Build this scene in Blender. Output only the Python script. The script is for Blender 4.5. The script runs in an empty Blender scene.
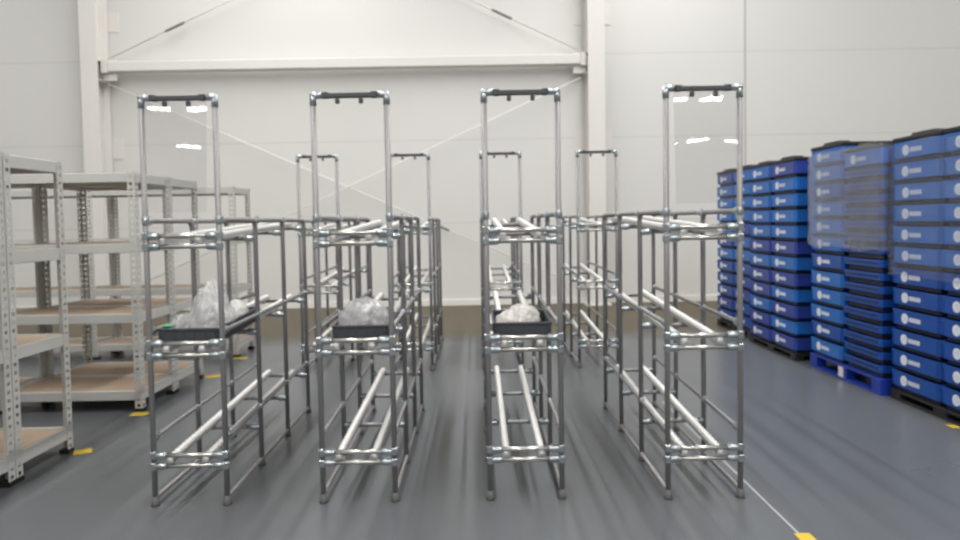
import bpy, math, random
from mathutils import Vector, Matrix, noise
random.seed(7)
SC = bpy.context.scene
COL = SC.collection
PI = math.pi

# ------------------------------------------------------------------ materials
def mat(name, color, rough=.5, metal=0., spec=.5, bump=None, vary=None):
    """bump=(scale,strength) ; vary=(scale, amount) gentle colour mottling"""
    m = bpy.data.materials.new(name); m.use_nodes = True
    nt = m.node_tree; b = nt.nodes['Principled BSDF']
    b.inputs['Base Color'].default_value = (*color, 1)
    b.inputs['Roughness'].default_value = rough
    b.inputs['Metallic'].default_value = metal
    b.inputs['Specular IOR Level'].default_value = spec
    tc = None
    if bump or vary:
        tc = nt.nodes.new('ShaderNodeTexCoord')
    if vary:
        n = nt.nodes.new('ShaderNodeTexNoise'); n.inputs['Scale'].default_value = vary[0]
        n.inputs['Detail'].default_value = 4
        nt.links.new(tc.outputs['Object'], n.inputs['Vector'])
        r = nt.nodes.new('ShaderNodeMix'); r.data_type = 'RGBA'
        r.inputs[6].default_value = (*[c*(1-vary[1]) for c in color], 1)
        r.inputs[7].default_value = (*[min(1, c*(1+vary[1])) for c in color], 1)
        nt.links.new(n.outputs['Fac'], r.inputs[0])
        nt.links.new(r.outputs[2], b.inputs['Base Color'])
    if bump:
        n = nt.nodes.new('ShaderNodeTexNoise'); n.inputs['Scale'].default_value = bump[0]
        nt.links.new(tc.outputs['Object'], n.inputs['Vector'])
        bp = nt.nodes.new('ShaderNodeBump'); bp.inputs['Strength'].default_value = bump[1]
        bp.inputs['Distance'].default_value = .01
        nt.links.new(n.outputs['Fac'], bp.inputs['Height'])
        nt.links.new(bp.outputs['Normal'], b.inputs['Normal'])
    return m

def film(name, clear, white, rough, tint=(.9,.9,.9), scale=9., crease=.5, stretch=None):
    """clear plastic film: transparent + white scatter + gloss, with crease bump"""
    m = bpy.data.materials.new(name); m.use_nodes = True
    nt = m.node_tree; nt.nodes.clear(); N = nt.nodes.new; L = nt.links.new
    out = N('ShaderNodeOutputMaterial')
    tr = N('ShaderNodeBsdfTransparent'); tr.inputs[0].default_value = (*[.5+.5*t for t in tint], 1)
    df = N('ShaderNodeBsdfDiffuse'); df.inputs[0].default_value = (*tint, 1)
    tl = N('ShaderNodeBsdfTranslucent'); tl.inputs[0].default_value = (*tint, 1)
    gl = N('ShaderNodeBsdfGlossy'); gl.inputs['Roughness'].default_value = rough
    tc = N('ShaderNodeTexCoord')
    no = N('ShaderNodeTexNoise'); no.inputs['Scale'].default_value = scale; no.inputs['Detail'].default_value = 5
    no.inputs['Distortion'].default_value = .8
    if stretch:
        mp = N('ShaderNodeMapping'); mp.inputs['Scale'].default_value = stretch
        L(tc.outputs['Object'], mp.inputs['Vector']); L(mp.outputs[0], no.inputs['Vector'])
    else:
        L(tc.outputs['Object'], no.inputs['Vector'])
    bp = N('ShaderNodeBump'); bp.inputs['Strength'].default_value = crease; bp.inputs['Distance'].default_value = .01
    L(no.outputs['Fac'], bp.inputs['Height'])
    L(bp.outputs[0], gl.inputs['Normal']); L(bp.outputs[0], df.inputs['Normal'])
    m1 = N('ShaderNodeMixShader'); m1.inputs[0].default_value = .5
    L(df.outputs[0], m1.inputs[1]); L(tl.outputs[0], m1.inputs[2])
    mr = N('ShaderNodeMapRange'); mr.inputs['From Min'].default_value = .3; mr.inputs['From Max'].default_value = .7
    mr.inputs['To Min'].default_value = white*.75; mr.inputs['To Max'].default_value = min(1, white*1.25)
    L(no.outputs['Fac'], mr.inputs['Value'])
    m2 = N('ShaderNodeMixShader'); L(mr.outputs[0], m2.inputs[0])
    L(tr.outputs[0], m2.inputs[1]); L(m1.outputs[0], m2.inputs[2])
    lw = N('ShaderNodeLayerWeight'); L(bp.outputs[0], lw.inputs['Normal'])
    pw = N('ShaderNodeMath'); pw.operation = 'POWER'; pw.inputs[1].default_value = 4; L(lw.outputs['Facing'], pw.inputs[0])
    fr = N('ShaderNodeMath'); fr.operation = 'MULTIPLY_ADD'; fr.inputs[1].default_value = .6; fr.inputs[2].default_value = clear
    L(pw.outputs[0], fr.inputs[0])
    m3 = N('ShaderNodeMixShader'); L(fr.outputs[0], m3.inputs[0])
    L(m2.outputs[0], m3.inputs[1]); L(gl.outputs[0], m3.inputs[2])
    L(m3.outputs[0], out.inputs['Surface'])
    return m

M = {}
M['pipe']   = mat('brushed_steel_pipe', (.265,.257,.26), .45, .4)
M['joint']  = mat('zinc_joint', (.44,.48,.50), .36, 1.)
M['bar']    = mat('bright_steel_bar', (.56,.55,.52), .32, 1.)
M['darkbar']= mat('dark_hanger_bar', (.07,.07,.075), .45)
M['foot']   = mat('grey_foot', (.10,.10,.10), .6)
M['channel']= mat('track_channel', (.60,.60,.60), .4, .7)
M['roller'] = mat('white_roller', (.76,.75,.73), .35)
M['tray']   = mat('charcoal_tray', (.050,.054,.064), .5, vary=(20,.15))
M['shelf']  = mat('pale_grey_shelf_steel', (.54,.54,.515), .45, vary=(3,.05))
M['board']  = mat('particle_board', (.47,.36,.265), .7, vary=(45,.14))
M['black']  = mat('black_plastic', (.012,.012,.014), .5)
M['bluefoot']= mat('dark_blue_base', (.008,.014,.045), .5)
M['blue']   = mat('blue_crate_plastic', (.018,.15,.52), .4, vary=(6,.08))
M['violet'] = mat('violet_blue_crate_plastic', (.028,.060,.33), .4, vary=(6,.08))
M['navy']   = mat('deep_blue_crate_plastic', (.007,.072,.35), .4, vary=(6,.08))
M['ppal']   = mat('blue_pallet_plastic', (.010,.040,.33), .45, vary=(6,.1))
M['logo']   = mat('white_print', (.80,.84,.90), .5)
M['yellow'] = mat('yellow_tape', (.60,.42,.03), .55)
M['tape']   = mat('white_tape', (.36,.37,.37), .55)
M['white']  = mat('white_label', (.75,.72,.68), .6)
M['steelw'] = mat('cream_structural_steel', (.76,.74,.71), .5, vary=(1.5,.03))
M['rod']    = mat('pale_rod', (.86,.85,.82), .5)
M['turn']   = mat('dark_turnbuckle', (.22,.21,.19), .5)
M['green']  = mat('green_plastic', (.05,.32,.13), .5)
M['base']   = mat('white_baseboard', (.80,.78,.74), .6)
M['ceil']   = mat('ceiling_deck', (.30,.30,.30), .8)
M['bag']    = film('clear_bag_film', .07, .42, .22, (.93,.93,.93), 22)
M['bagw']   = film('white_bag_film', .06, .86, .3, (.95,.93,.90), 18)
M['wrap']   = film('stretch_wrap_film', .07, .25, .13, (.80,.82,.88), 4, .6, (1,1,.22))
M['wrap2']  = film('thin_stretch_wrap_film', .05, .08, .13, (.80,.82,.88), 4, .6, (1,1,.3))
M['sheet']  = film('clear_sheet_film', .06, .012, .02, (.95,.95,.95), 1.6, .06)

# floor: sealed grey concrete, browner, rougher band along the back wall
def floor_mat():
    m = mat('sealed_floor', (.12,.13,.14), .3)
    nt = m.node_tree; N = nt.nodes.new; L = nt.links.new
    b = nt.nodes['Principled BSDF']; b.inputs['Specular IOR Level'].default_value = .55
    tc = N('ShaderNodeTexCoord')
    n1 = N('ShaderNodeTexNoise'); n1.inputs['Scale'].default_value = .9; n1.inputs['Detail'].default_value = 6
    L(tc.outputs['Object'], n1.inputs['Vector'])
    mx = N('ShaderNodeMix'); mx.data_type = 'RGBA'
    mx.inputs[6].default_value = (.094,.103,.112,1); mx.inputs[7].default_value = (.116,.124,.132,1)
    L(n1.outputs['Fac'], mx.inputs[0])
    sp = N('ShaderNodeSeparateXYZ'); L(tc.outputs['Object'], sp.inputs[0])
    n2 = N('ShaderNodeTexNoise'); n2.inputs['Scale'].default_value = 1.5
    L(tc.outputs['Object'], n2.inputs['Vector'])
    ad = N('ShaderNodeMath'); ad.operation = 'MULTIPLY_ADD'; ad.inputs[1].default_value = .5
    L(n2.outputs['Fac'], ad.inputs[0]); L(sp.outputs['Y'], ad.inputs[2])
    mr = N('ShaderNodeMapRange'); mr.inputs['From Min'].default_value = 8.7; mr.inputs['From Max'].default_value = 9.55
    L(ad.outputs[0], mr.inputs['Value'])
    m2 = N('ShaderNodeMix'); m2.data_type = 'RGBA'; m2.inputs[7].default_value = (.10,.082,.050,1)
    L(mr.outputs[0], m2.inputs[0]); L(mx.outputs[2], m2.inputs[6]); L(m2.outputs[2], b.inputs['Base Color'])
    r = N('ShaderNodeMapRange'); r.inputs['To Min'].default_value = .24; r.inputs['To Max'].default_value = .36
    L(n1.outputs['Fac'], r.inputs['Value'])
    rm = N('ShaderNodeMix'); rm.inputs[3].default_value = .6
    L(mr.outputs[0], rm.inputs[0]); L(r.outputs[0], rm.inputs[2]); L(rm.outputs[0], b.inputs['Roughness'])
    return m
# wall: insulated sandwich panels, horizontal joints every 1.48 m
def wall_mat():
    m = mat('wall_panel', (.71,.705,.69), .5)
    nt = m.node_tree; N = nt.nodes.new; L = nt.links.new
    b = nt.nodes['Principled BSDF']
    tc = N('ShaderNodeTexCoord'); sp = N('ShaderNodeSeparateXYZ'); L(tc.outputs['Object'], sp.inputs[0])
    a = N('ShaderNodeMath'); a.operation = 'PINGPONG'; a.inputs[1].default_value = .74
    L(sp.outputs['Z'], a.inputs[0])
    mr = N('ShaderNodeMapRange'); mr.inputs['From Min'].default_value = 0; mr.inputs['From Max'].default_value = .016
    L(a.outputs[0], mr.inputs['Value'])
    n1 = N('ShaderNodeTexNoise'); n1.inputs['Scale'].default_value = .6; L(tc.outputs['Object'], n1.inputs['Vector'])
    m0 = N('ShaderNodeMix'); m0.data_type = 'RGBA'
    m0.inputs[6].default_value = (.70,.695,.675,1); m0.inputs[7].default_value = (.735,.73,.715,1)
    L(n1.outputs['Fac'], m0.inputs[0])
    m1 = N('ShaderNodeMix'); m1.data_type = 'RGBA'; m1.inputs[6].default_value = (.60,.595,.58,1)
    L(mr.outputs[0], m1.inputs[0]); L(m0.outputs[2], m1.inputs[7]); L(m1.outputs[2], b.inputs['Base Color'])
    # fine micro-rib
    wv = N('ShaderNodeMath'); wv.operation = 'PINGPONG'; wv.inputs[1].default_value = .05; L(sp.outputs['Z'], wv.inputs[0])
    bp = N('ShaderNodeBump'); bp.inputs['Strength'].default_value = .08; bp.inputs['Distance'].default_value = .02
    L(wv.outputs[0], bp.inputs['Height']); L(bp.outputs[0], b.inputs['Normal'])
    return m
M['floor'] = floor_mat(); M['wall'] = wall_mat()

# ------------------------------------------------------------------ mesh builder
class MB:
    def __init__(s): s.v = []; s.f = []; s.sm = []; s.mi = []
    def add(s, vs, fs, smooth=False, mi=0):
        o = len(s.v); s.v += [tuple(v) for v in vs]
        for f in fs: s.f.append(tuple(i+o for i in f)); s.sm.append(smooth); s.mi.append(mi)
    def box(s, x0, x1, y0, y1, z0, z1, mi=0):
        vs = [(x,y,z) for z in (z0,z1) for y in (y0,y1) for x in (x0,x1)]
        s.add(vs, [(0,2,3,1),(4,5,7,6),(0,1,5,4),(2,6,7,3),(0,4,6,2),(1,3,7,5)], mi=mi); return s
    def bbox(s, x0, x1, y0, y1, z0, z1, c=.004, mi=0):
        """box with chamfered vertical edges and top/bottom edges"""
        def ring(d, z):
            a0,a1,b0,b1 = x0+d,x1-d,y0+d,y1-d
            return [(a0+c,b0,z),(a1-c,b0,z),(a1,b0+c,z),(a1,b1-c,z),(a1-c,b1,z),(a0+c,b1,z),(a0,b1-c,z),(a0,b0+c,z)]
        R = [ring(c,z0), ring(0,z0+c), ring(0,z1-c), ring(c,z1)]
        fs = [tuple(reversed(range(8))), tuple(range(24,32))]
        for k in range(3):
            for i in range(8):
                j = (i+1) % 8
                fs.append((k*8+i, k*8+j, k*8+8+j, k*8+8+i))
        s.add(sum(R, []), fs, mi=mi); return s
    def tube(s, pts, r, n=10, cap=True, mi=0, radii=None):
        pts = [Vector(p) for p in pts]; vs = []; fs = []
        prev = None
        for i, p in enumerate(pts):
            a = pts[min(i+1, len(pts)-1)] - pts[max(i-1, 0)]; a.normalize()
            if prev is None:
                u = a.orthogonal().normalized()
            else:
                u = (prev - a*prev.dot(a)).normalized()
            prev = u; w = a.cross(u)
            rr = radii[i] if radii else r
            vs += [p + (u*math.cos(2*PI*k/n) + w*math.sin(2*PI*k/n))*rr for k in range(n)]
        for i in range(len(pts)-1):
            for k in range(n):
                j = (k+1) % n
                fs.append((i*n+k, i*n+j, i*n+n+j, i*n+n+k))
        s.add(vs, fs, True, mi)
        if cap:
            o = len(s.v)-len(vs)
            s.f.append(tuple(o+k for k in reversed(range(n)))); s.sm.append(False); s.mi.append(mi)
            q = o+(len(pts)-1)*n
            s.f.append(tuple(q+k for k in range(n))); s.sm.append(False); s.mi.append(mi)
        return s
    def build(s, name, m, parent=None, loc=(0,0,0)):
        me = bpy.data.meshes.new(name); me.from_pydata(s.v, [], s.f)
        for p, q, k in zip(me.polygons, s.sm, s.mi): p.use_smooth = q; p.material_index = k
        for mm in (m if isinstance(m, (list, tuple)) else [m]): me.materials.append(mm)
        me.update()
        o = bpy.data.objects.new(name, me); COL.objects.link(o); o.location = loc
        if parent: o.parent = parent
        return o

def tag(o, label=None, cat=None, group=None, kind=None):
    if label: o['label'] = label
    if cat: o['category'] = cat
    if group: o['group'] = group
    if kind: o['kind'] = kind
    return o
def empty(name, loc=(0,0,0), rz=0):
    o = bpy.data.objects.new(name, None); COL.objects.link(o); o.location = loc; o.rotation_euler = (0,0,rz)
    o.empty_display_size = .1
    return o
def kids(o): return [c for c in ALLKIDS.get(o.name, [])]
def copy_tree(o, parent=None):
    c = o.copy(); COL.objects.link(c)
    if parent: c.parent = parent
    for ch in list(o.children): copy_tree(ch, c)
    return c
def inst(o, name, parent, loc=None, rot=None):
    c = bpy.data.objects.new(name, o.data); COL.objects.link(c); c.parent = parent
    if loc: c.location = loc
    if rot: c.rotation_euler = rot
    return c

# ------------------------------------------------------------------ setting
YW = 12.38
tag(MB().box(-14,14,-27,YW+.2,-.2,0).build('floor', M['floor']), kind='structure')
tag(MB().box(-14,14,YW,YW+.2,0,9).build('wall_back', M['wall']), kind='structure')
tag(MB().box(-14.2,-14,-27,YW+.2,0,9).build('wall_left', M['wall']), kind='structure')
tag(MB().box(14,14.2,-27,YW+.2,0,9).build('wall_right', M['wall']), kind='structure')
tag(MB().box(-14.2,14.2,-27.2,-27,0,9).build('wall_front', M['wall']), kind='structure')
tag(MB().box(-14.2,14.2,-27.2,YW+.2,9,9.2).build('ceiling', M['ceil']), kind='structure')
tag(MB().box(-13.99,13.99,YW-.03,YW,0,.10).build('baseboard_back', M['base']), kind='structure')
tag(MB().box(4.80,4.835,YW-.012,YW,.1,9).build('trim_1', mat('joint_grey', (.50,.50,.49), .5)), kind='structure')

def column(name, xc):
    m = MB(); y0 = YW-.42; h = .145
    m.box(xc-h,xc+h,y0,y0+.02,0,8.9); m.box(xc-h,xc+h,YW-.05,YW-.03,.0,8.9)
    m.box(xc-.009,xc+.009,y0+.02,YW-.05,0,8.9)
    m.box(xc-h,xc+h,y0+.02,YW-.05,4.38,4.396); m.box(xc-h,xc+h,y0+.02,YW-.05,4.05,4.066)
    m.box(xc-.33,xc+.33,YW-.012,YW,4.95,5.3); m.box(xc-.33,xc+.33,YW-.012,YW,2.72,3.1)
    m.box(xc-.22,xc+.22,y0-.03,y0+.38,0.0,.025)
    return tag(m.build(name, M['steelw']), kind='structure')
column('column', -6.60); column('column', 2.10)
# strut between the columns
XL, XR = -6.45, 1.95
b = MB(); b.bbox(XL+.1, XR-.1, YW-.30, YW-.12, 4.20, 4.38, .015)
strut = tag(b.build('beam', M['steelw']), kind='structure')
for sx, x in ((1, XL), (-1, XR)):
    g = MB(); g.box(min(x,x+sx*.22), max(x,x+sx*.22), YW-.222, YW-.198, 4.06, 4.42)
    g.box(min(x,x+sx*.10), max(x,x+sx*.10), YW-.32, YW-.10, 4.18, 4.40)
    g.build('gusset_plate', M['steelw'], strut)

def rod(name, a, b_, label, r, t, tr):
    m = MB(); m.tube([a, b_], r, 8); o = m.build(name, M['rod'])
    tag(o, label, 'brace', 'diagonal brace rods on the back wall')
    A, B = Vector(a), Vector(b_)
    if t:
        p = A.lerp(B, t[0]); q = A.lerp(B, t[1])
        MB().tube([p, p.lerp(q,.12), p.lerp(q,.88), q], tr, 8, radii=[tr*.6,tr,tr,tr*.6]).build('turnbuckle', M['turn'], o)
    return o
yr = YW-.21
rod('brace_rod', (-6.42,yr+.03,4.02), (1.88,yr+.03,-.0+.28), 'long thin brace rod falling from the cream column beside the shelving', .011, (.68,.715), .022)
rod('brace_rod', (1.86,yr-.03,3.98), (-6.42,yr-.03,.28), 'long thin brace rod falling from the cream column behind the racks', .011, None, .022)
rod('brace_rod', (-6.40,yr+.03,4.44), (-1.3,yr+.03,6.75), 'brace rod rising from cream column beside the shelving, dark turnbuckle', .013, (.20,.27), .024)
rod('brace_rod', (1.86,yr-.03,4.44), (-3.3,yr-.03,6.9), 'brace rod rising from cream column behind the racks, dark turnbuckle', .013, (.23,.30), .024)

# ------------------------------------------------------------------ pipe flow rack
W = .3877; S = .597; L = 3*S; HT = 2.175; R0 = .0148
LEV = [(1.450,1.395,.075), (.876,.812,.085), (.272,.216,.085)]     # stop z, support z at the front, rise to the back
joint_mesh = MB().tube([(-.031,0,0),(-.028,0,0),(.028,0,0),(.031,0,0)], .0185, 10, radii=[.016,.0185,.0185,.016]).box(-.02,.02,-.006,.006,-.022,.022).build('pipe_joint', M['joint'])
foot_mesh = MB().tube([(0,0,0),(0,0,.012),(0,0,.05)], .02, 10, radii=[.024,.022,.018]).build('foot_cap', M['foot'])
def make_rack():
    root = empty('flow_rack')
    for sx in (-1, 1):
        x = sx*W/2
        up = MB().tube([(x,0,.012),(x,0,HT-.01)], R0, 10).build('upright', M['pipe'], root)
        inst(foot_mesh, 'foot_cap', up, (x,0,0))
        inst(joint_mesh, 'pipe_joint', up, (x,0,1.53), (0,PI/2,0)).scale = (.8,.85,.85)
        for k in (1,2,3):
            y = k*S; zt = 1.532; rb = .055
            pts = [(x,y,.012),(x,y,zt-rb)]
            for a in range(1,7):
                t = a/6*PI/2
                pts.append((x, y-rb+rb*math.cos(t), zt-rb+rb*math.sin(t)))
            pts.append((x, y-S+R0, zt))
            bu = MB().tube(pts, R0, 10).build('bent_upright', M['pipe'], root)
            inst(foot_mesh, 'foot_cap', bu, (x,y,0))
            inst(joint_mesh, 'pipe_joint', bu, (x,y-S+.035,zt), (0,0,PI/2))
        fr = MB().tube([(x,R0,.042),(x,L-R0,.042)], R0*.9, 10).build('floor_rail', M['pipe'], root)
        for z0, z1 in ((.940,.962), (.366,.402)):
            sr = MB().tube([(x,R0,z0),(x,L-R0,z1)], R0*.8, 10).build('side_rail', M['pipe'], root)
            for k in range(4):
                yy = min(max(k*S, .035), L-.035)
                inst(joint_mesh, 'pipe_joint', sr, (x, yy, z0+(z1-z0)*yy/L), (0,0,PI/2))
    # top bar with hanger and clips
    tb = MB().tube([(-W/2,0,HT),(W/2,0,HT)], R0, 10).build('top_bar', M['pipe'], root)
    for sx in (-1,1):
        e = MB().tube([(sx*(W/2+.012),0,HT+.003),(sx*(W/2-.015),0,HT+.003),(sx*(W/2-.05),0,HT+.003)], .0185, 10).tube([(sx*W/2,0,HT-.05),(sx*W/2,0,HT+.012)], .0178, 10)
        e.build('elbow_joint', M['joint'], tb)
    hb = MB().bbox(-.125,.125,-.026,-.012,HT-.014,HT+.012,.004).bbox(-.145,-.11,-.022,.018,HT-.014,HT+.018,.003).bbox(.11,.145,-.022,.018,HT-.014,HT+.018,.003).build('hanger_bar', M['darkbar'], root)
    for sx in (-1,1):
        MB().bbox(sx*.062-.011, sx*.062+.011, -.030,-.008,HT-.045,HT-.018,.003).build('clip', M['darkbar'], hb)
    for zs, zp, rise in LEV:
        for z, nm in ((zs,'stop_bar'),(zp,'support_bar')):
            o = MB().tube([(-W/2+R0,0,z),(W/2-R0,0,z)], R0*.9, 10).build(nm, M['bar'], root)
            for sx in (-1,1):
                inst(joint_mesh, 'pipe_joint', o, (sx*(W/2-.038),0,z), (0,0,0))
                if nm == 'stop_bar':
                    for za, zb_ in ((zp-.024, zp+.020), (zs-.020, zs+.024)):
                        MB().bbox(sx*W/2-.018, sx*W/2+.018, -.018,.018, za, zb_, .006).build('post_clamp', M['joint'], o)
        for k in (1,2,3):
            z = zp+rise*k*S/L
            o = MB().tube([(-W/2+R0,k*S,z),(W/2-R0,k*S,z)], R0*.9, 10).build('support_bar', M['pipe'], root)
            for sx in (-1,1): inst(joint_mesh, 'pipe_joint', o, (sx*(W/2-.038),k*S,z), (0,0,0))
        a = math.atan2(rise, L)
        for fx in (-.105, .085):
            z0 = zp+R0+.003
            ch = MB().box(-.020,.020,.0,L,0,.004).box(-.020,-.016,.0,L,.004,.022).box(.016,.020,.0,L,.004,.022).build('roller_track', M['channel'], root, (fx,-.012,z0))
            ch.rotation_euler = (a,0,0)
            rl = MB(); n = 40
            for i in range(n):
                y = .022+i*(L-.044)/(n-1)
                rl.tube([(-.0145,y,.020),(.0145,y,.020)], .0195, 8)
            rl.build('rollers', M['roller'], ch)
    return root
rack = make_rack()
Y0 = 3.67; KX = Y0/3.725
XS = [-1.5875,-.6692,.2447,1.210]
FRONT = ['silver pipe flow rack nearest the shelving, tall crumpled clear bag in its tray',
         'silver pipe flow rack with a round puffy clear bag in its tray',
         'silver pipe flow rack with flat white bags in its short tray',
         'silver pipe flow rack without any tray, closest to the blue crates']
BACK = ['farther pipe rack standing behind the one with the tall crumpled bag',
        'farther pipe rack standing behind the one with the round puffy bag',
        'farther pipe rack standing behind the one with the flat white bags',
        'farther pipe rack standing behind the front rack that has no tray']
for i, x in enumerate(XS):
    for j, (y, lab) in enumerate(((3.725, FRONT[i]), (6.94, BACK[i]))):
        o = rack if (i == 0 and j == 0) else copy_tree(rack)
        o.location = (x*KX, Y0-.035*(i == 3), 0) if j == 0 else (x, y, 0)
        tag(o, lab, 'rack', 'pipe flow racks in the front row' if j == 0 else 'pipe flow racks in the back row')
for o in (joint_mesh, foot_mesh): bpy.data.objects.remove(o)

# clear sheets hung from the clips of two racks
def sheet(x, label, seed, tilt, dy=0):
    m = MB(); nx, nz = 14, 20; w, h = .325, .58
    vs = []; fs = []
    for side in (0, 1):
        for j in range(nz+1):
            for i in range(nx+1):
                px = -w/2+w*i/nx; pz = -h*j/nz
                d = .0005*noise.noise(Vector((px*7+seed, pz*5, seed)))*(j/nz+.3)
                vs.append((px, d+side*.0012, pz))
    n1 = (nx+1)*(nz+1); q = lambda s_, i, j: s_*n1+j*(nx+1)+i
    for j in range(nz):
        for i in range(nx):
            fs.append((q(0,i,j),q(0,i,j+1),q(0,i+1,j+1),q(0,i+1,j)))
            fs.append((q(1,i,j),q(1,i+1,j),q(1,i+1,j+1),q(1,i,j+1)))
    m.add(vs, fs, True)
    o = m.build('clear_plastic_sheet', M['sheet'], None, (x, Y0-.034-dy, HT-.022))
    o.rotation_euler = (-math.radians(tilt), 0, 0)
    tag(o, label, 'plastic sheet', 'clear sheets hung in the tall frames')
sheet(XS[0]*KX, 'clear plastic sheet clipped in tall rack frame nearest the shelving', 3.1, 4.)
sheet(XS[3]*KX, 'clear plastic sheet clipped in tall rack frame nearest the blue crates', 8.4, 4., .035)

# ------------------------------------------------------------------ trays and bags
def tray(x, y, ln, label, w=.335):
    t = empty('storage_tray', (x, y, .8625)); t.rotation_euler = (math.atan2(.085, L), 0, 0)
    h = .088
    m = MB()
    m.bbox(-w/2+.008,w/2-.008,.008,ln-.008,0,.006,.002)
    for a in ((-w/2+.006,-w/2+.012,.006,ln-.006),(w/2-.012,w/2-.006,.006,ln-.006),(-w/2+.006,w/2-.006,.006,.012),(-w/2+.006,w/2-.006,ln-.012,ln-.006)):
        m.box(a[0],a[1],a[2],a[3],.004,h-.004)
    m.build('tray_body', M['tray'], t)
    r = MB()
    for a in ((-w/2,-w/2+.014,0,ln),(w/2-.014,w/2,0,ln),(-w/2+.014,w/2-.014,0,.014),(-w/2+.014,w/2-.014,ln-.014,ln)):
        r.bbox(a[0],a[1],a[2],a[3],h-.014,h,.003)
    for k in range(6):
        xx = -w/2+.03+k*(w-.06)/5
        r.box(xx-.004,xx+.004,.002,.006,.006,h-.014)
    r.build('tray_rim', M['tray'], t)
    tag(t, label, 'tray', 'dark trays on the middle rack level')
    return t
XS = [x*KX for x in XS]
tray(XS[0]-.005, Y0+.045, .68, 'long dark grey tray under the tall crumpled clear bag', .338)
tray(XS[1]+.02, Y0+.045, .40, 'dark grey tray under the round puffy clear bag', .315)
tray(XS[2]-.005, Y0+.045, .40, 'dark grey tray under the flat white bags', .325)

def bag(name, c, size, seed, m, label, amp=.28, peak=0, cut=None, sub=5):
    import bmesh
    bm = bmesh.new(); bmesh.ops.create_icosphere(bm, subdivisions=sub, radius=1)
    for v in bm.verts:
        p = v.co.copy(); n_ = p.normalized()
        q = n_*1.5+Vector((seed, seed*2, -seed))
        d = noise.noise(q)*.7 + noise.noise(q*2.3)*.4
        rg = abs(noise.noise(q*3.1))*.5 + abs(noise.noise(q*6.5))*.3
        f = 1+amp*(d-rg*.9)
        p = n_*f
        if peak and n_.z > 0:
            k = n_.z**1.5
            p.x *= (1-.45*k); p.y *= (1-.45*k); p.z *= 1+peak*k
        p.z = max(p.z, -.55+.05*noise.noise(q*4))
        v.co = Vector((p.x*size[0], p.y*size[1], p.z*size[2]))
    me = bpy.data.meshes.new(name); bm.to_mesh(me); bm.free()
    for p in me.polygons: p.use_smooth = True
    me.materials.append(m)
    o = bpy.data.objects.new(name, me); COL.objects.link(o)
    zmin = min(v.co.z for v in me.vertices)
    o.location = (c[0], c[1], c[2]-zmin)
    return tag(o, label, 'plastic bag', 'plastic bags lying in the trays')
zb = .8625+.016
bag('plastic_bag', (XS[0]+.045, Y0+.25, zb), (.125,.15,.17), 1.7, M['bag'], 'tall crumpled clear plastic bag peaking above the long dark tray', .25, .42)
bag('plastic_bag', (XS[0]-.095, Y0+.19, zb), (.062,.10,.085), 5.2, M['bag'], 'low clear plastic bag beside the tall one, by the green scrap', .35)
bag('plastic_bag', (XS[0]+.085, Y0+.55, zb+.01), (.065,.13,.10), 9.4, M['bagw'], 'small white plastic bag at the back of the long tray', .3)
bag('plastic_bag', (XS[1]+.015, Y0+.22, zb), (.148,.15,.130), 3.3, M['bag'], 'round puffy clear plastic bag in the tray of second rack', .2)
bag('plastic_bag', (XS[2]-.065, Y0+.16, zb), (.085,.09,.075), 7.7, M['bagw'], 'flat white plastic bag at the front of the short tray', .25)
bag('plastic_bag', (XS[2]+.015, Y0+.30, zb+.01), (.10,.085,.085), 11.9, M['bagw'], 'white plastic bag at the back of the short tray', .25)
g = MB().bbox(-.028,.028,-.02,.02,0,.012,.005).build('plastic_scrap', M['green'], None, (XS[0]-.125, Y0+.072, .945))
g.location.z = .8625+.0935
tag(g, 'small green plastic scrap on the front rim of the long tray', 'scrap')

# ------------------------------------------------------------------ boltless shelving
HS = 1.94
def upright_mesh():
    m = MB(); f = .058; t = .003; p = .05
    for ax in (0, 1):
        def bx(a0,a1,z0,z1):
            if ax == 0: m.box(a0,a1,0,t,z0,z1)
            else: m.box(0,t,a0,a1,z0,z1)
        bx(0 if ax == 0 else t, .016, .0, HS); bx(.042, f, .0, HS)
        z = 0.
        while z < HS-.001:
            bx(.016,.042,z,min(z+.028,HS)); z += p
    return m
up0 = upright_mesh().build('shelf_upright', M['shelf'])
ft0 = MB().box(-.004,.06,-.004,.06,-.0,.03).build('foot', M['black'])
LV = [.170,.80,1.37,1.94]
def shelf_unit(x1, w, y0, d, label, group):
    """x1 = aisle-side end, extends to x1-w ; y0 front, depth d"""
    root = empty('shelving_unit', (x1-w, y0, 0))
    for (px,py,rz) in ((0,0,0),(w,0,PI/2),(w,d,PI),(0,d,-PI/2)):
        u = inst(up0, 'upright', root, (px,py,.012), (0,0,rz))
        inst(ft0, 'foot', u, (0,0,-.012))
    for z in LV:
        t = .004; bh = .075
        sh = empty('shelf_level'); sh.parent = root
        for y in (t, d-t-.030):
            m = MB(); m.bbox(.004,w-.004,y,y+.030,z-bh,z,.003); m.build('beam', M['shelf'], sh)
        for x in (t, w-t-.030):
            m = MB(); m.bbox(x,x+.030,.036,d-.036,z-bh,z,.003); m.build('end_beam', M['shelf'], sh)
        MB().box(.036,w-.036,.036,d-.036,z-.016,z-.004).build('board', M['board'], sh)
    tag(root, label, 'shelving', group)
    return root
G = 'pale grey boltless shelving units'
XA = -2.745
shelf_unit(XA,1.18,3.425,.60,'pale grey shelving unit mostly cut off, nearest the camera',G)
shelf_unit(XA,1.18,4.035,.57,'pale grey shelving unit backing onto the one nearest the camera',G)
shelf_unit(XA,1.15,5.567,.62,'pale grey shelving unit whose long shelves face the first cross aisle',G)
shelf_unit(XA-1.16,1.18,5.567,.62,'half hidden shelving unit extending the first cross aisle row outward',G)
shelf_unit(XA,1.15,6.195,.62,'pale grey shelving unit backing onto the one facing the first cross aisle',G)
shelf_unit(XA,1.66,7.83,.56,'far shelving unit behind the middle pair, seen through its shelves',G)
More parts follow.
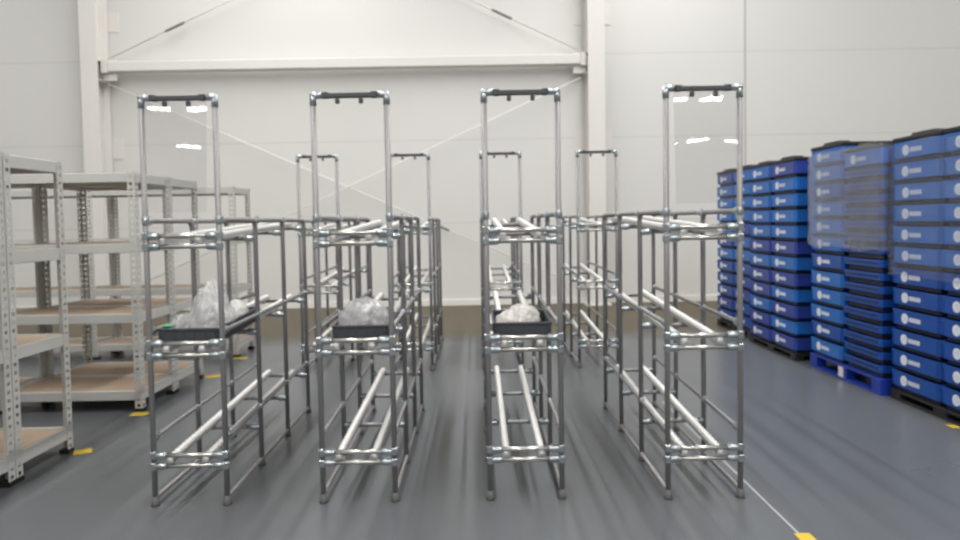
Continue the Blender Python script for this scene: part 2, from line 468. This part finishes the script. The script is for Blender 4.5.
shelf_unit(XA-1.67,1.78,7.83,.56,'far shelving unit further from the aisle, seen between near uprights',G)
bpy.data.objects.remove(up0); bpy.data.objects.remove(ft0)

# ------------------------------------------------------------------ crates
CP = .166
def crate_body(h0, h1, L_, D_, ribs=True, hollow=True):
    """x in 0..D_ (0 = face with print), y centred"""
    m = MB(); c = .018; t = .012
    z0, z1 = h0, h1
    y0, y1 = -L_/2, L_/2
    def ring(d, z):
        a0,a1,b0,b1 = d, D_-d, y0+d, y1-d
        return [(a0+c,b0,z),(a1-c,b0,z),(a1,b0+c,z),(a1,b1-c,z),(a1-c,b1,z),(a0+c,b1,z),(a0,b1-c,z),(a0,b0+c,z)]
    prof = [(.010,z0),(.006,z0+.004),(.004,z1-.020),(.000,z1-.018),(.000,z1),(t,z1),(t+.004,z0+.006)]
    vs = sum([ring(d,z) for d,z in prof], [])
    fs = [tuple(reversed(range(8)))]
    for k in range(len(prof)-1):
        for i in range(8):
            j = (i+1)%8
            fs.append((k*8+i,k*8+j,k*8+8+j,k*8+8+i))
    q = (len(prof)-1)*8; fs.append(tuple(range(q,q+8)))
    m.add(vs, fs)
    if ribs:
        for y in (y0+.03, y1-.03):
            m.box(.001,.008,y-.005,y+.005,z0+.006,z1-.02)
    return m
BL, BD = .592, .78
def make_crate(mt):
    root = crate_body(.034, CP-.006, BL, BD).build('plastic_crate', mt)
    MB().bbox(.03,BD-.03,-BL/2+.03,BL/2-.03,.0,.0345,.006).build('base', M['bluefoot'], root)
    # print: round emblem plus a short illegible word
    lg = MB(); cy, cz, n = .125, .094, 20
    def disc(r0, r1, x):
        vs = []; fs = []
        for k in range(n):
            a = 2*PI*k/n
            for xx in (x, .0062):
                for r in (r0, r1): vs.append((xx, cy+r*math.cos(a), cz+r*math.sin(a)))
        for k in range(n):
            j = (k+1)%n
            fs.append((4*k,4*k+1,4*j+1,4*j)); fs.append((4*k+1,4*k+3,4*j+3,4*j+1)); fs.append((4*k,4*j,4*j+2,4*k+2))
        lg.add(vs, fs)
    disc(.018,.041,.0015); disc(.0008,.012,.0015)
    for k in range(6):
        a = k*PI/3+.3
        lg.tube([(.0025,cy+.012*math.cos(a),cz+.012*math.sin(a)),(.0025,cy+.022*math.cos(a),cz+.022*math.sin(a))], .0035, 4)
    y = cy-.056
    for k in range(4):
        for dy in (0, .011, .022):
            lg.box(.0015,.0062,y-dy-.0065,y-dy,cz-.018,cz+.016)
        lg.box(.0015,.0062,y-.0285,y,cz-.018,cz-.010) if k % 2 else lg.box(.0015,.0062,y-.0285,y,cz+.008,cz+.016)
        y -= .036
    lg.build('printed_logo', M['logo'], root)
    return root
def make_folded(mt):
    root = crate_body(.046, .1085, BL, BD, False).build('folded_crate', mt)
    m = MB(); m.bbox(.035,BD-.035,-BL/2+.035,BL/2-.035,.0,.047,.006); m.build('base', M['bluefoot'], root)
    MB().box(.0005,.007,-BL/2+.05,BL/2-.05,.074,.084).build('groove', M['bluefoot'], root)
    return root
protos = {k: make_crate(M[k]) for k in ('blue','violet','navy')}
fold = make_folded(M['navy'])
ORD = ['lowest','second','third','fourth','fifth','sixth','seventh','eighth','ninth','tenth','eleventh','topmost']
def ordn(k, n): return 'lowest' if k == 0 else ('topmost' if k == n-1 else ORD[k]+' from bottom')
SHADE = {'blue':'bright blue','violet':'violet blue','navy':'deep blue'}

def pallet(x, y0, y1, h, m, label, tagged=False):
    p = empty('pallet', (x, (y0+y1)/2, 0)); ln = (y1-y0)
    d = MB(); d.bbox(.0,BD,-ln/2,ln/2,h-.022,h,.004); d.build('deck', m, p)
    for xx in (.0, BD/2-.05, BD-.10):
        r = MB(); r.bbox(xx,xx+.10,-ln/2,ln/2,.0,.018,.003)
        for yy, w in ((-ln/2,.13),(-.075,.15),(ln/2-.13,.13)):
            r.bbox(xx+.001,xx+.099,yy+.001,yy+w-.001,.016,h-.020,.004)
        r.build('runner', m, p)
    if tagged:
        MB().bbox(-.006,.0,-.03,.05,.022,.115,.002).build('paper_tag', M['white'], p)
    tag(p, label, 'pallet', 'plastic pallets under the crate stacks')
    return p
used = set()
def place(kind, x, y, z, label, group, dx=0):
    src = fold if kind == 'folded' else protos[kind]
    if kind not in used: used.add(kind); o = src
    else: o = copy_tree(src)
    o.location = (x+dx, y, z)
    o.rotation_euler = (0,0,random.uniform(-.008,.008))
    tag(o, label, 'crate', group)
def lid(x, y, z, label):
    m = MB(); m.bbox(.0,BD,-BL/2,BL/2,.0,.036,.006)
    pts = []
    m2 = MB(); m2.bbox(.02,.16,-.17,.10,.035,.060,.012)
    o = m.build('crate_lid', M['black'], None, (x,y,z)); m2.build('grip', M['black'], o)
    tag(o, label, 'lid', 'black lids on the crate stacks')
def stack(x, yn, ph, desc, rows, colf, folded=0, pm='black', plabel='', tagged=False):
    """yn = near end; two columns of crates along the aisle"""
    pallet(x, yn, yn+1.2, ph, M[pm], plabel, tagged)
    grp = 'crates of the '+desc
    for ci, cn in ((0,'near'),(1,'far')):
        yc = yn+.3+.6*ci
        z = ph+.0005
        seq = []
        if folded and ci == 0:
            nf = folded
            ordf = ['lowest']+[w_+' from bottom' for w_ in 'second third fourth fifth sixth seventh eighth ninth tenth eleventh twelfth thirteenth fourteenth fifteenth'.split()]+['topmost']
            for k in range(nf):
                place('folded', x, yc, z, f'folded blue crate, {ordf[k]}, near side of the {desc}', 'folded '+grp, random.uniform(-.004,.004)+.004)
                z += .1095
            place('blue', x, yc, z, f'{SHADE["blue"]} crate capping the folded crates of the {desc}', grp)
            z += CP
        else:
            for k in range(rows):
                kd = colf(ci, k)
                place(kd, x, yc, z, f'{SHADE[kd]} crate, {ordn(k, rows)}, {cn} column of the {desc}', grp, random.uniform(-.005,.005))
                z += CP
        lid(x, yc, z, f'black lid on top of the {cn} column of the {desc}')
VIO = {(0,11),(1,6),(0,4),(1,4),(0,2),(1,3),(1,1),(0,0),(1,0),(0,6)}
stack(3.37, 4.40, .080, 'stack closest to the camera', 12, lambda c,k: 'navy' if k < 6 else 'blue', plabel='low black pallet under the crate stack closest to the camera')
stack(3.31, 5.645, .137, 'stack on the blue pallet', 12, lambda c,k: ('blue' if (k*3+c) % 4 else 'navy'), folded=16, pm='ppal', plabel='blue plastic pallet with fork openings and a white paper tag', tagged=True)
stack(3.26, 7.06, .075, 'two-tone stack', 12, lambda c,k: 'violet' if (c,k) in VIO else 'blue', plabel='low black pallet under the two-tone crate stack')
stack(3.33, 8.38, .090, 'stack nearest the back wall', 12, lambda c,k: 'violet' if (k+c) % 5 == 2 else 'navy' if k < 5 else 'blue', plabel='low black pallet under the crate stack nearest the back wall')

# stretch wrap round the upper rows of two stacks
def wrap(x, y0, y1, z0, z1, label, seed, wm):
    m = MB(); loop = []
    g = .012; xa, xb, ya, yb = x-g, x+BD+g, y0-g, y1+g; n = 34
    for k in range(n): loop.append((xa, ya+(yb-ya)*k/n))
    for k in range(n//2): loop.append((xa+(xb-xa)*k/(n//2), yb))
    for k in range(n): loop.append((xb, yb-(yb-ya)*k/n))
    for k in range(n//2): loop.append((xb-(xb-xa)*k/(n//2), ya))
    cx, cy = (xa+xb)/2, (ya+yb)/2; nz = 26; vs = []; fs = []; N = len(loop)
    for j in range(nz+1):
        z = z0+(z1-z0)*j/nz
        for (px,py) in loop:
            q = Vector((px*2.2+seed, py*2.2, z*6))
            d = .004+.012*abs(noise.noise(q))+.007*noise.noise(q*3)
            v = Vector((px-cx, py-cy, 0)).normalized()
            zz = z + (.03*noise.noise(Vector((px*4,py*4,seed+j))) if j in (0,nz) else 0)
            vs.append((px+v.x*d, py+v.y*d, zz))
    for j in range(nz):
        for i in range(N):
            k = (i+1)%N
            fs.append((j*N+i, j*N+k, j*N+N+k, j*N+N+i))
    m.add(vs, fs, True)
    tag(m.build('stretch_wrap', M[wm]), label, 'plastic wrap', 'clear film round the crate stacks')
wrap(3.37, 4.40, 5.60, 1.02, 2.06, 'clear stretch wrap round the upper crates closest to the camera', 2.2, 'wrap2')
wrap(3.31, 5.645, 6.845, 1.20, 2.09, 'clear wrinkled stretch wrap round upper crates above the blue pallet', 6.1, 'wrap')

# ------------------------------------------------------------------ floor marks
def mark(x, y, w, d, label, rz=0):
    o = MB().bbox(-w/2,w/2,-d/2,d/2,0,.002,.0008).build('floor_marker', M['yellow'], None, (x,y,.0004)); o.rotation_euler = (0,0,rz)
    tag(o, label, 'floor marking', 'yellow floor markers')
mark(-2.675,4.59,.11,.10,'yellow floor marker at foot of the shelving nearest the camera',.5)
mark(-2.735,5.50,.13,.10,'yellow floor marker at front foot of the middle shelving pair')
mark(-2.66,6.85,.14,.12,'yellow floor marker at back foot of the middle shelving pair',.4)
mark(-2.70,7.76,.16,.10,'yellow floor marker at front foot of the far shelving')
mark(1.508,3.14,.075,.12,'yellow floor marker at the end of the white floor line')
mark(3.33,4.79,.06,.08,'yellow floor marker beside pallet of the stack closest to camera')
tag(MB().box(1.488,1.500,3.20,5.6,0,.0012).build('floor_line', M['tape']), kind='structure')

# ------------------------------------------------------------------ lights: rows of strip lamps under the ceiling
def lamp(sx, sy, e, spots):
    ld = bpy.data.lights.new('strip_lamp', 'AREA'); ld.shape = 'RECTANGLE'; ld.size = sx; ld.size_y = sy
    ld.energy = e; ld.color = (1.0,.985,.955)
    for x, y in spots:
        o = bpy.data.objects.new('strip_lamp', ld); COL.objects.link(o); o.location = (x, y, 8.6)
# continuous trunking lines running along the hall, and cross-wise lamps at its far end
lamp(.20, 25.5, 3500, [(x, -1.0) for x in (-3.4,3.4)])
lamp(.20, 25.5, 1300, [(x, -1.0) for x in (-10.2,10.2)])
lamp(.75, .22, 60, [(rx*1.4, ry) for ry in (-16.7,-22.5) for rx in range(-9,9)])
w = bpy.data.worlds.new('world'); SC.world = w; w.use_nodes = True
w.node_tree.nodes['Background'].inputs[0].default_value = (.8,.8,.8,1)
w.node_tree.nodes['Background'].inputs[1].default_value = 0

# ------------------------------------------------------------------ camera
p, r, yw, cy = .0392, .0173, .0038, 248.466
cd = bpy.data.cameras.new('camera'); cam = bpy.data.objects.new('camera', cd); COL.objects.link(cam)
cd.sensor_fit = 'HORIZONTAL'; cd.sensor_width = 36; cd.lens = 690/960*36
cd.shift_y = -(270-cy)/960
fw0 = Vector((math.sin(yw), math.cos(yw), 0)); rt0 = Vector((math.cos(yw), -math.sin(yw), 0)); Z = Vector((0,0,1))
fw = fw0*math.cos(p)-Z*math.sin(p); up = fw0*math.sin(p)+Z*math.cos(p)
rt_ = rt0*math.cos(r)-up*math.sin(r); up_ = rt0*math.sin(r)+up*math.cos(r)
mw = Matrix.Identity(4)
for i in range(3): mw[i][0] = rt_[i]; mw[i][1] = up_[i]; mw[i][2] = -fw[i]
mw[2][3] = 1.5
cam.matrix_world = mw
cd.clip_start = .05
cd.dof.use_dof = True; cd.dof.focus_distance = .9; cd.dof.aperture_fstop = 25.875/1000/.0036
SC.camera = cam

vs_ = SC.view_settings
vs_.view_transform = 'Standard'; vs_.look = 'None'; vs_.gamma = 1; vs_.use_curve_mapping = False
vs_.exposure = -1.33
SC.cycles.use_denoising = True
SC.cycles.max_bounces = 10; SC.cycles.transparent_max_bounces = 16
SC.cycles.sample_clamp_indirect = 6
